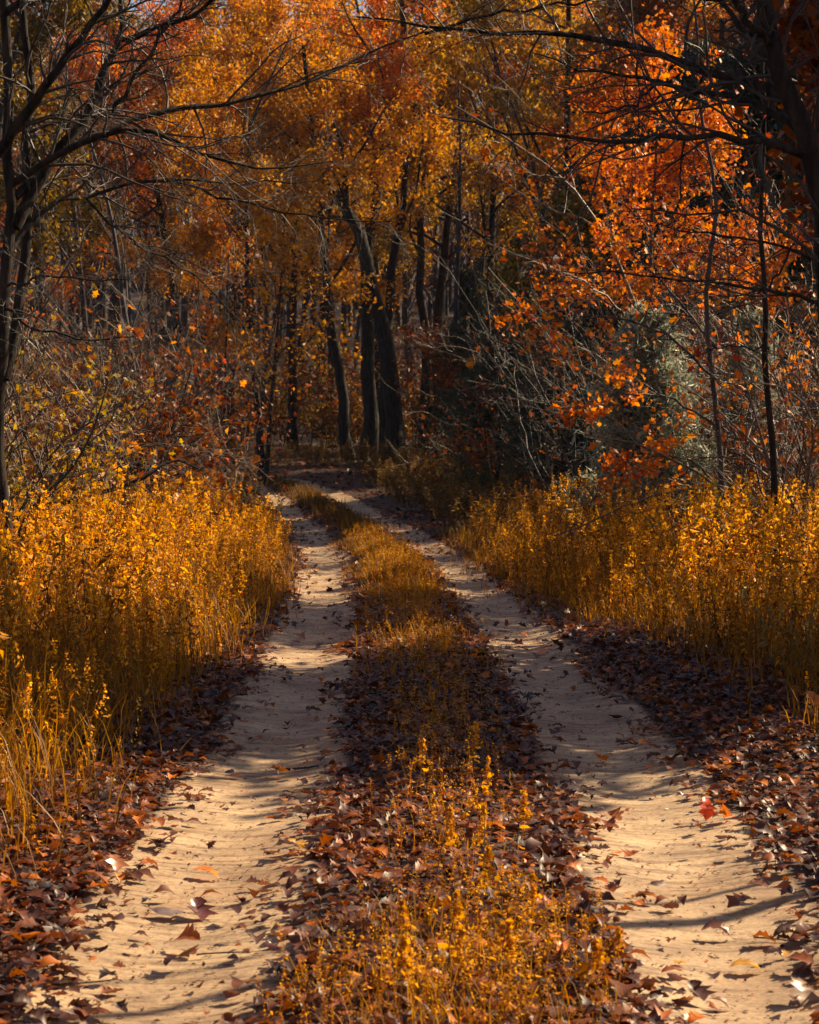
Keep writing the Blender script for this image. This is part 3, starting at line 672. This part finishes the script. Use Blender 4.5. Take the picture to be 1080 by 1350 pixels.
# ------------------------------------------------------------------ weeds and grass
def weed_template(r, nl=20, npl=26, plume=.34, droop=.1):
    P, R_ = shoot(r, np.zeros((1, 3)), np.array([[r.normal(0, .08), r.normal(0, .08), 1.]]), np.array([1.]), np.array([.0045]), 6, .06, 0, .4)
    V, fs, rn = tubes(P, R_, 3, rnd=np.array([.15])); q4 = fs[0]
    tri = np.concatenate([q4[:, [0, 1, 2]], q4[:, [0, 2, 3]]])
    items = [(V, [tri], rn)]
    pos = sample_on(r, P[:, :5], nl, .004); M_ = rotmats(r, nl)
    # leaves hang: point outwards and down
    a = r.rand(nl) * 6.283; ax = np.stack([np.cos(a), np.sin(a), -.2 - .9 * r.rand(nl)], 1); ax = nrm(ax)
    sd_ = nrm(np.cross(ax, r.normal(0, 1, (nl, 3)))); M_ = np.stack([sd_, ax, np.cross(sd_, ax)], -1)
    T = np.array([(0, 0, 0), (.09, .4, .14), (.12, 1, -.35), (-.09, .55, .10)])
    items.append(place((T, KITE[1]), pos, M_, .068 * (.4 + r.rand(nl)), .25 + .6 * r.rand(nl)))
    t = r.rand(npl); top = P[0, -1]; c = np.stack([r.normal(0, .030, npl) * (1.15 - t), r.normal(0, .030, npl) * (1.15 - t), -plume * (1 - t)], 1) + top + np.array([.05, 0, 0]) * (t[:, None] - .5)
    items.append(leaves(r, c, .030, (KITE[0] * np.array([1.1, 1, 1]), KITE[1]), rnd=.4 + .6 * r.rand(npl)))
    V, fs, rn = join(items)
    return V, fs[0], rn

def weeds_from(r, tps, X, Y, H, wmul=1.0, lean=.08, rshift=None):
    out = []; n = len(X); z = gz(X, Y); w_ = r.randint(0, len(tps), n)
    for i, (V, Fc, rn) in enumerate(tps):
        s = w_ == i; m = s.sum()
        if not m: continue
        pos = np.stack([X[s], Y[s], z[s] - .01], 1); sc = np.stack([H[s] * wmul, H[s] * wmul, H[s]], 1)
        VV, ff, _ = place((V, Fc), pos, rotmats(r, m, 'lie', lean), sc, np.zeros(m))
        rr = (rn[None] * .5 + r.rand(m)[:, None] * .5).ravel()
        out.append((VV, ff, rr))
    return join(out)
wt = [weed_template(rs(600 + i), 22 + i % 3 * 4, 30 + (i % 4) * 5, .22 + .05 * (i % 4)) for i in range(12)]
short = [weed_template(rs(640 + i), 8, 16, .25) for i in range(6)]

LE = (np.array([0, 6.7, 7.4, 8.5, 11.8, 15, 20.4, 26, 34, 44, 60]), np.array([-1.45, -1.5, -1.45, -1.50, -1.50, -1.45, -1.45, -1.75, -2.5, -3.6, -7]))
RE = (np.array([0, 8, 10.8, 13, 15, 16.9, 20.4, 28, 36, 44, 60]), np.array([2.4, 2.35, 2.3, 2.3, 2.05, 1.72, 1.3, .95, .6, -.1, -1.5]))
def bank(r, n, side, y0, y1, depth, pw=1.0, jit=.12):
    Y = y0 + (y1 - y0) * r.rand(n) ** pw
    d = depth * r.rand(n) ** 1.25
    if side < 0: X = np.interp(Y, *LE) - d + r.normal(0, jit, n)
    else: X = np.interp(Y, *RE) + d + r.normal(0, jit, n)
    return X, Y, d
def mass(name, items, mat):
    V, fs, rn = join(items); return obj(name, make_mesh(name, V, fs, M[mat], rn), kind='stuff')
# left bank
r = rs(610)
X, Y, d = bank(r, 3000, -1, 6.0, 32, 3.4)
H = (.62 + .45 * np.clip(d / .8, 0, 1) + .10 * wav(X, Y, 1.1, 21)) * (.38 + .78 * r.rand(len(X)))
H *= np.interp(Y, [6, 9, 12], [.5, .72, 1])
clump = wav(X, Y, 2.6, 22) > -.05 - .45 * r.rand(len(X))
mass('tall_weeds', [weeds_from(r, wt, X[clump], Y[clump], H[clump])], 'weed')
dead = [weed_template(rs(680 + i), 5, 34, .5) for i in range(6)]; rd = rs(681)
for side_, n_, a_, b_ in ((-1, 800, 6.2, 32), (1, 750, 9.5, 31)):
    X, Y, d = bank(rd, n_, side_, a_, b_, 3.2, jit=.2)
    mass('brown_weeds', [weeds_from(rd, dead, X, Y, (.5 + .75 * rd.rand(n_) * np.clip(d, .3, 1)) * np.interp(Y, [6, 12], [.6, 1]), .8, .16)], 'brush')
r = rs(611)
X, Y, d = bank(r, 2300, 1, 9.5, 30, 3.6)
H = (.55 + .50 * np.clip(d / 1.0, 0, 1) + .12 * wav(X, Y, 1.1, 23)) * (.38 + .78 * r.rand(len(X)))
sage = wav(X, Y, 1.3, 24) > .30 + .3 * r.rand(len(X))
clump = (wav(X, Y, 2.6, 25) > -.1 - .45 * r.rand(len(X)))
mass('tall_weeds', [weeds_from(r, wt, X[clump & ~sage], Y[clump & ~sage], H[clump & ~sage])], 'weed')
mass('sage_weeds', [weeds_from(r, wt, X[sage], Y[sage], H[sage] * .9, 1.3)], 'weed_sage')
# olive-brown weeds and brush, colour also darkened for shade, along both sides, out to the bend
r = rs(612)
X1, Y1, d = bank(r, 900, 1, 29, 62, 5); X2, Y2, d2 = bank(r, 900, -1, 30, 58, 4)
X3 = r.rand(500) * 16 - 10; Y3 = 66 + 8 * r.rand(500)
X, Y = np.concatenate([X1, X2, X3]), np.concatenate([Y1, Y2, Y3])
ok = np.abs(X - road_x(Y)) > 1.5
X, Y = X[ok], Y[ok]
mass('roadside_brush', [weeds_from(r, wt, X, Y, .45 + .5 * r.rand(len(X)), 2.2)], 'brush')

# grass blades
BL = (np.array([(-.5, 0, 0), (.5, 0, 0), (-.42, .05, .4), (.42, .05, .4), (-.28, .2, .75), (.28, .2, .75), (0, .45, 1.0)]),)
BT = np.array([(0, 1, 3), (0, 3, 2), (2, 3, 5), (2, 5, 4), (4, 5, 6)])
def blades(r, X, Y, H, wd=.007):
    n = len(X); pos = np.stack([X, Y, gz(X, Y) - .005], 1)
    return place((BL[0], BT), pos, rotmats(r, n, 'lie', .22), np.stack([np.full(n, wd), H * .9, H], 1), r.rand(n))
r = rs(620)
X, Y, d = bank(r, 26000, -1, 5.8, 34, 3.0, jit=.16)
X_, Y_, d_ = bank(r, 20000, 1, 9, 34, 3.0, jit=.2)
gi = [blades(r, X, Y, (.30 + .35 * r.rand(len(X))) * np.clip(.5 + d, .5, 1)), blades(r, X_, Y_, (.25 + .3 * r.rand(len(X_))) * np.clip(.4 + d_, .4, 1))]
mass('bank_grass', gi, 'grass')
# centre strip: a bright grassy hump, then thinner grass and weeds toward the camera
r = rs(621)
def strip_pts(r, n, y0, y1, hw): Y = y0 + (y1 - y0) * r.rand(n); return road_x(Y) + r.normal(0, hw * .5, n).clip(-hw, hw), Y
Xa, Ya = strip_pts(r, 17000, 20.5, 34, .62)
ka = wav(Xa, Ya, 3.2, 91) > -.30 + .3 * np.abs(Xa - road_x(Ya)) / .5; Xa, Ya = Xa[ka], Ya[ka]
hump = np.interp(Ya, [20.5, 22, 25, 31, 34], [.45, .8, 1, .8, .4]) * np.exp(-((Xa - road_x(Ya)) / .5) ** 2)
Xb, Yb = strip_pts(r, 3000, 34, 62, .45)
Xc, Yc = strip_pts(r, 2000, 13, 21, .5); kc = wav(Xc, Yc, 3.2, 92) > -.1; Xc, Yc = Xc[kc], Yc[kc]
Xd, Yd = strip_pts(r, 700, 4.8, 6.2, .42)
Xe, Ye = strip_pts(r, 350, 7.2, 13.5, .36)
mass('centre_strip_grass', [blades(r, Xa, Ya, (.14 + .20 * r.rand(len(Xa))) * hump * .8 + .02, .008), 
     blades(r, Xc, Yc, .06 + .12 * r.rand(len(Xc))), blades(r, Xd, Yd, .05 + .13 * r.rand(len(Xd)), .004), blades(r, Xe, Ye, .05 + .1 * r.rand(len(Xe)), .005)], 'grass')
mass('shade_coloured_grass', [blades(r, Xb, Yb, .12 + .2 * r.rand(len(Xb)), .014)], 'brush')  # far strip grass takes the dark brush colour in place of shade
Xs, Ys = strip_pts(r, 700, 20, 33, .36)
Xt, Yt = strip_pts(r, 520, 13.2, 20.5, .42)
Xu, Yu = strip_pts(r, 760, 4.85, 6.25, .46); ku = wav(Xu, Yu, 5, 77) > -.1; Xu, Yu = Xu[ku], Yu[ku]; Xv, Yv = strip_pts(r, 300, 6.3, 13, .30)
mass('centre_strip_weeds', [weeds_from(r, short, Xs, Ys, .18 + .18 * r.rand(len(Xs)), 1.6), weeds_from(r, short, Xt, Yt, .12 + .14 * r.rand(len(Xt)), 1.6),
     weeds_from(r, short, Xu, Yu, .07 + .20 * r.rand(len(Xu)) ** 1.6, 1.2), weeds_from(r, short, Xv, Yv, .10 + .16 * r.rand(len(Xv)), 1.2)], 'weed')

# single stalks standing up out of the centre strip
def stalk(label, px, py, H, seed, lean=0., name='goldenrod_stalk'):
    r = rs(seed); x, Y = ground_pt(px, py); th = thing(name, label, 'weed', (x, Y, float(gz(x, Y)) - .01), 'single stalks on the centre strip')
    P, R_ = shoot(r, np.zeros((1, 3)), np.array([[lean, 0, 1.]]), np.array([H]), np.array([.0030]), 7, .05, 0, .4)
    obj('stem', make_mesh('stem', *tubes(P, R_, 5)[:2], M['twig']), th)
    a = r.rand(12) * 6.28; ax = nrm(np.stack([np.cos(a), np.sin(a), .4 - .8 * r.rand(12)], 1)); sd_ = nrm(np.cross(ax, r.normal(0, 1, (12, 3))))
    lt = leaf_template([.01, .10, .15, .12, .01], .2, .3)
    V, fs, rn = place(lt, sample_on(r, P[:, :5], 12, .002) + ax * .02, np.stack([sd_, ax, np.cross(sd_, ax)], -1), .05 * (.6 + .7 * r.rand(12)), r.rand(12))
    obj('leaves', make_mesh('leaves', V, fs, M['weed'], rn), th, kind='stuff')
    n = 90; t = r.rand(n); c = np.stack([r.normal(0, .012, n) * (1.2 - t), r.normal(0, .012, n) * (1.2 - t), -H * .42 * (1 - t)], 1) + P[0, -1]
    V, fs, rn = leaves(r, c, .017, (KITE[0] * np.array([1.4, 1, 1]), KITE[1]))
    obj('plume', make_mesh('plume', V, fs, M['weed'], .3 + .7 * rn), th)
st = [(640, 1190, .33, 0, 'tall golden stalk in the centre strip beyond the dark clump of leaves'),
      (612, 1110, .34, .1, 'farthest tall stalk of the centre strip, leaning slightly right'),
      (575, 1180, .30, -.1, 'golden stalk leaning left near the middle of the strip'),
      (665, 1240, .30, .05, 'upright feathery stalk right of the strip centre'),
      (728, 1275, .30, .05, 'tallest feathery stalk at the right side of the strip'),
      (700, 1290, .20, -.1, 'short stalk leaning against the tallest feathery one'),
      (590, 1290, .26, .0, 'upright stalk at the near end with a narrow plume'),
      (560, 1320, .20, -.15, 'short stalk leaning left over the near leaves'),
      (615, 1330, .22, .1, 'short stalk beside the near end of the strip'),
      (650, 1325, .24, 0, 'straight stalk close to the bottom edge'),
      (765, 1320, .20, .15, 'small stalk leaning out toward the right rut'),
      (535, 1275, .2, -.1, 'thin stalk at the left side of the near clump'),
      (680, 1130, .26, .0, 'thin stalk in the leafy middle of the strip, right side'),
      (560, 1050, .26, .05, 'thin far stalk among dark leaves, left side of the strip'),
      (625, 1030, .28, -.05, 'thin far stalk among dark leaves, right side of the strip'),
      (780, 1270, .14, .2, 'stubby stalk at the right edge of the near clump')]
for i, (px, py, H, ln, lab) in enumerate(st): stalk(lab, px, py, H, 660 + i, ln)

# ------------------------------------------------------------------ leaf litter
shapes = [leaf_template(OAK, .22, .5, .02, .3), leaf_template(OAK, -.12, -.5, .03, -.2), leaf_template(MAPLE, .25, .45, .03), leaf_template(OVAL, .3, .6),
          leaf_template(MAPLE, -.1, .8, .02, .5), leaf_template(OAK, .35, .9, .03, .6), leaf_template(OVAL, .12, -.8, .02, .4)]
def litter_at(r, X, Y, size, tilt, shp=shapes):
    out = []; w_ = r.randint(0, len(shp), len(X)); z = gz(X, Y)
    for i, tp in enumerate(shp):
        s = w_ == i
        if s.sum():
            pos = np.stack([X[s], Y[s], z[s] + .012 + .03 * r.rand(s.sum())], 1)
            out.append(leaves(r, pos, size, tp, 'lie', tilt, .42))
    return out
r = rs(700)
def scatter_litter(r, n, y0, y1, xl, xr, keep): 
    Y = y0 + (y1 - y0) * r.rand(n) ** 1.2; X = road_x(Y) + xl + (xr - xl) * r.rand(n); p = keep(X, Y); k = r.rand(n) < p; return X[k], Y[k]
def litter_keep(X, Y):
    a = np.abs(X - road_x(Y)) + .13 * wav(X, Y, 2.2, 31) + .05 * wav(X, Y, 8, 32)
    bare = np.clip(1 - np.abs(a - .85) / .34, 0, 1) * np.interp(Y, [14, 24, 38], [1, .75, .2])
    return np.where(bare > 0, .36 * (1 - bare) ** 2.6 + .010, 1.0)
X, Y = scatter_litter(r, 36000, 4.7, 15, -2.1, 2.8, litter_keep)
items = litter_at(r, X, Y, .056, .30)
mass('leaf_litter', items, 'litter')
r = rs(701)
X, Y = scatter_litter(r, 30000, 15, 42, -2.3, 3.0, litter_keep)
mass('leaf_litter', [leaves(r, np.stack([X, Y, gz(X, Y) + .015 + .03 * r.rand(len(X))], 1), .08, LOBED, 'lie', .4)], 'litter')
r = rs(702)
n = 16000; Y = 40 + 45 * r.rand(n); X = (r.rand(n) - .5) * .5 * Y
ok = (np.abs(np.abs(X - road_x(Y)) - .85) > .22)
mass('leaf_litter', [leaves(r, np.stack([X, Y, gz(X, Y) + .03], 1)[ok], .15, KITE, 'lie', .5)], 'litter')
# crumbs and needles on the ruts
r = rs(703)
n = 8000; Y = 4.8 + 18 * r.rand(n) ** 1.3; X = road_x(Y) + np.sign(r.rand(n) - .5) * (.85 + r.normal(0, .26, n))
mass('leaf_crumbs', [leaves(r, np.stack([X, Y, gz(X, Y) + .004], 1), .013, KITE, 'lie', .35, .6)], 'litter')

# single leaves one can pick out
cols = ['rust-brown', 'dark maroon', 'bright orange', 'pale tan', 'dark brown', 'ochre', 'scarlet', 'dusty grey-brown']
kinds = ['oak leaf', 'oak leaf', 'maple leaf', 'oval leaf', 'maple leaf', 'oak leaf', 'oval leaf']
poses = ['with raised edges', 'arched over', 'curled upward', 'folded along its midrib', 'twisted and cupped', 'rolled up', 'humped']
leaf_data = {}
def fallen(label, px, py, ci, si, size, rz, tilt=(0, 0), lift=.02, xy=None):
    x, Y = xy if xy else ground_pt(px, py)
    if (ci, si) not in leaf_data:
        tp = shapes[si]; stalk_ = tubes(np.array([[(0, -.5, 0), (0.02, -.66, .02), (.05, -.8, .05)]]), np.array([[.014, .01, .008]]), 3)
        blade = make_mesh('leaf_blade', tp[0], [tp[1]], M['fallen'][ci], np.full(len(tp[0]), .5))
        leaf_data[(ci, si)] = (blade, make_mesh('leaf_stalk', stalk_[0], stalk_[1], M['twig_dark']))
    bl, sk_ = leaf_data[(ci, si)]
    o = bpy.data.objects.new('fallen_leaf', bl); C.objects.link(o)
    o.location = (x, Y, float(gz(x, Y)) + lift); o.rotation_euler = (tilt[0], tilt[1], rz); o.scale = (size,) * 3
    tag(o, label, 'leaf', 'single leaves lying on the track')
    s = bpy.data.objects.new('stalk', sk_); C.objects.link(s); s.parent = o
    return o
fallen('scarlet maple leaf standing on edge where the right rut meets the litter', 930, 1082, 6, 2, .10, .3, (1.1, .2), .05)
fallen('bright orange leaf standing upright beside the scarlet one on the right rut', 955, 1084, 2, 4, .08, 2.4, (1.0, -.4), .045)
fallen('large dusty grey curled leaf lying across the near left rut', 222, 1212, 7, 6, .13, 1.4, (.1, .1), .03)
fallen('dark maroon leaf touching the tip of the large grey curled leaf', 262, 1210, 1, 4, .12, .4, (.5, .2), .03)
fallen('rust-orange leaf in the left rut beyond the large grey one', 272, 1160, 2, 0, .11, 1.2, (.2, .1), .02)
fallen('pale tan leaf in the left rut at the edge of the sunny stretch', 385, 1072, 3, 2, .11, 1.8, (.2, -.1), .025)
fallen('broad rust-brown leaf half buried at the left edge of the near rut', 125, 1175, 0, 0, .12, 1.3, (.3, .2), .04)
fallen('rust-brown leaf leaning on the litter left of the near rut', 150, 1160, 0, 2, .10, .5, (.5, .3), .06)
fallen('orange leaf lying flat in the middle of the right rut, far stretch', 712, 863, 2, 2, .13, .3, (.2, 0), .02)
fallen('small orange leaf farthest along the right rut', 690, 842, 2, 3, .10, 1.3, (.2, 0), .02)
fallen('orange leaf at the centre-strip side of the shaded right rut', 791, 1006, 2, 4, .10, 2.3, (.5, 0), .03)
fallen('orange leaf caught at the left edge of the right rut, above the shade', 697, 970, 2, 2, .11, 1.3, (.6, 0), .03)
fallen('pale pinkish leaf at the very bottom right of the right rut', 1052, 1322, 3, 2, .11, .3, (.6, .3), .03)
fallen('flat ochre leaf across the middle of the near right rut', 985, 1284, 5, 0, .10, 1.4, (.1, 0), .015)
fallen('dark curled leaf in the right rut between two shadow stripes', 945, 1240, 1, 5, .10, 1.3, (.2, 0), .02)
fallen('dark brown leaf in the near right rut, close to its right edge', 1040, 1246, 4, 5, .10, 1.6, (.1, 0), .02)
fallen('orange maple leaf on top of the near end of the centre strip', 735, 1268, 2, 2, .08, .8, (.8, 0), .05)
fallen('small dark maroon leaf low on the near left rut', 185, 1240, 1, 3, .06, 1.5, (.1, 0), .012)
fallen('ochre leaf on the centre strip edge of the near left rut', 392, 1124, 5, 4, .09, 1.3, (.4, 0), .03)
fallen('orange leaf resting on dark litter at the far right edge', 1070, 940, 2, 2, .14, .4, (.7, 0), .07)
r = rs(720); seen = set(); cnt = 0
while cnt < 70:
    left = r.rand() < .5; Y = 5.2 + 14 * r.rand() ** 1.2
    off = .85 + r.choice([-1, 1]) * (.10 + .32 * r.rand()); x = float(road_x(Y)) + (-off if left else off)
    if abs((x / Y) * F) > 530: continue
    ci, si = r.choice([0, 1, 0, 4, 1, 7, 3, 5, 0, 2]), r.randint(0, 7); size = .035 + .04 * r.rand()
    edge = 'inner' if off < .85 else 'outer'
    zone = 'sunny' if Y < 7.6 else 'shaded' if Y < 13 else 'far'
    lab = f"{'large' if size > .055 else 'small'} {cols[ci]} {kinds[si]} {poses[si]} at the {edge} side of the {'left' if left else 'right'} rut, {zone} part"
    lab = lab.replace(' at the ', ', ').replace(' side of the ', ' side of ').replace('pointed ', '').replace('narrow ', '')
    if lab in seen: continue
    seen.add(lab); cnt += 1
    fallen(lab, 0, 0, ci, si, size, r.rand() * 6.28, (r.normal(0, .25), r.normal(0, .25)), .015, (x, Y))

# sticks on the track
def stick(label, px, py, L, ang, rad, seed):
    r = rs(seed); x, Y = ground_pt(px, py)
    th = thing('stick', label, 'stick', (x, Y, float(gz(x, Y)) + rad))
    P, R_ = shoot(r, np.array([[-L / 2 * math.cos(ang), -L / 2 * math.sin(ang), 0]]), np.array([[math.cos(ang), math.sin(ang), 0.]]), np.array([L]), np.array([rad]), 7, .05, 0, .5)
    P[..., 2] = np.abs(P[..., 2]) * .3
    obj('stem', make_mesh('stem', *tubes(P, R_, 5)[:2], M['twig_dark'], smooth=True), th)
    g = grow(r, P, R_, np.array([L]), [LV(n=3, ang=.5, lenf=.25, radf=.6, k=4, wander=.1, trop=0, flat=.8)])
    V, fs, _ = join([tubes(a, b, 3) for a, b in g]); obj('twig', make_mesh('twig', V, fs, M['twig_dark']), th)
stick('short dark stick lying in the shaded left rut', 395, 1016, .20, .1, .008, 801)
stick('thin twig on the near left rut beside the centre strip', 315, 1256, .26, .25, .003, 802)
stick('thin dark stick along the right edge of the far right rut', 820, 835, .75, -.15, .006, 803)
stick('dark twig at the right side of the near right rut', 1040, 1240, .22, -.3, .003, 804)
stick('long thin twig on the bottom left litter edge', 80, 1298, .32, .2, .004, 805)

# ------------------------------------------------------------------ unseen trees added right of the frame for the shade they cast on the track
side = build_tree('shade_oak', rs(900), 'unseen leafy brown oak added right of the track beside the litter bank for its shade', 'tree', 'unseen shade oaks right of the track beyond the frame edge',
    H=6.6, R=.13, loc=(6.5, 15.2, float(gz(6.5, 15.2))), limbs=18, t0=.35, nleaf=26000, leafsize=.16, leafmat='rust', limb_len=.40, spread=.5)
for k, (x, Y, sc, lab) in enumerate([
        (5.7, 17.0, .85, 'unseen smaller leafy brown oak just behind the roadside oak')]):
    copy_tree(side, (x, Y, float(gz(x, Y))), rz=k * 1.9 + .4, sc=sc, label=lab)

build_tree('shade_oak', rs(905), 'unseen tall thin roadside oak, leaves kept at the top to shade the track, beyond the two leafy ones', 'tree', 'unseen shade oaks right of the track beyond the frame edge',
    H=7.2, R=.11, loc=(7.0, 23.5, float(gz(7.0, 23.5))), limbs=14, t0=.6, nleaf=15000, leafsize=.16, leafmat='rust', limb_len=.42, spread=.45, crown_z=4.6)

pole = build_tree('pole_tree', rs(910), 'slim pole tree right of the frame, nearest the camera', 'tree', 'unseen slim pole trees whose shadows stripe the near ruts',
    H=7.5, R=.035, loc=(4.0, 8.5, float(gz(4.0, 8.5))), limbs=4, t0=.55, nleaf=0, limb_len=.2, limb_ang=.5)
for k, (x, Y, sc, lab) in enumerate([(4.3, 8.95, .9, 'second slim pole tree right of the frame'), (4.9, 9.15, 1.15, 'stoutest slim pole tree right of the frame')]):
    copy_tree(pole, (x, Y, float(gz(x, Y))), rz=k * 1.9 + .4, sc=sc, label=lab)

for k, (x, Y, sc, lab) in enumerate([(-9, 8, .9, 'tall maple on the left bank beside the camera'), (-11, 20, 1.0, 'tall maple left of the frame behind the left thicket'), (-6, -3, .9, 'maple left of the track behind the camera'),  # unseen maples added around the camera to cut the sky light
        (7, -7, 1.0, 'maple right of the track behind the camera'), (-13, 34, 1.1, 'tall maple far left of the frame'), (0, -14, 1.1, 'maple farthest behind the camera'), (13, -1, 1.0, 'maple at the right behind the camera'), (-15, 0, 1.2, 'largest maple left of the camera')]):
    copy_tree(protoA, (x, Y, float(gz(x, Y))), rz=k * 1.1, sc=sc, label=lab)

# ------------------------------------------------------------------ thin autumn haze
hz = bpy.data.materials.new('haze'); hz.use_nodes = True; hn = hz.node_tree.nodes; hn.remove(hn['Principled BSDF'])
pv = hn.new('ShaderNodeVolumePrincipled'); pv.inputs['Color'].default_value = (.74, .74, .95, 1); pv.inputs['Density'].default_value = .00009; pv.inputs['Anisotropy'].default_value = 0.2
hz.node_tree.links.new(pv.outputs[0], hn['Material Output'].inputs['Volume'])
x0, x1, y0, y1, z0, z1 = -520, 520, -80, 620, -3.0, 75.0
hv = np.array([(x, y, z) for z in (z0, z1) for y in (y0, y1) for x in (x0, x1)], float)
obj('haze', make_mesh('haze', hv, [np.array([(0, 2, 3, 1), (4, 5, 7, 6), (0, 1, 5, 4), (2, 6, 7, 3), (0, 4, 6, 2), (1, 3, 7, 5)])], hz), kind='stuff')
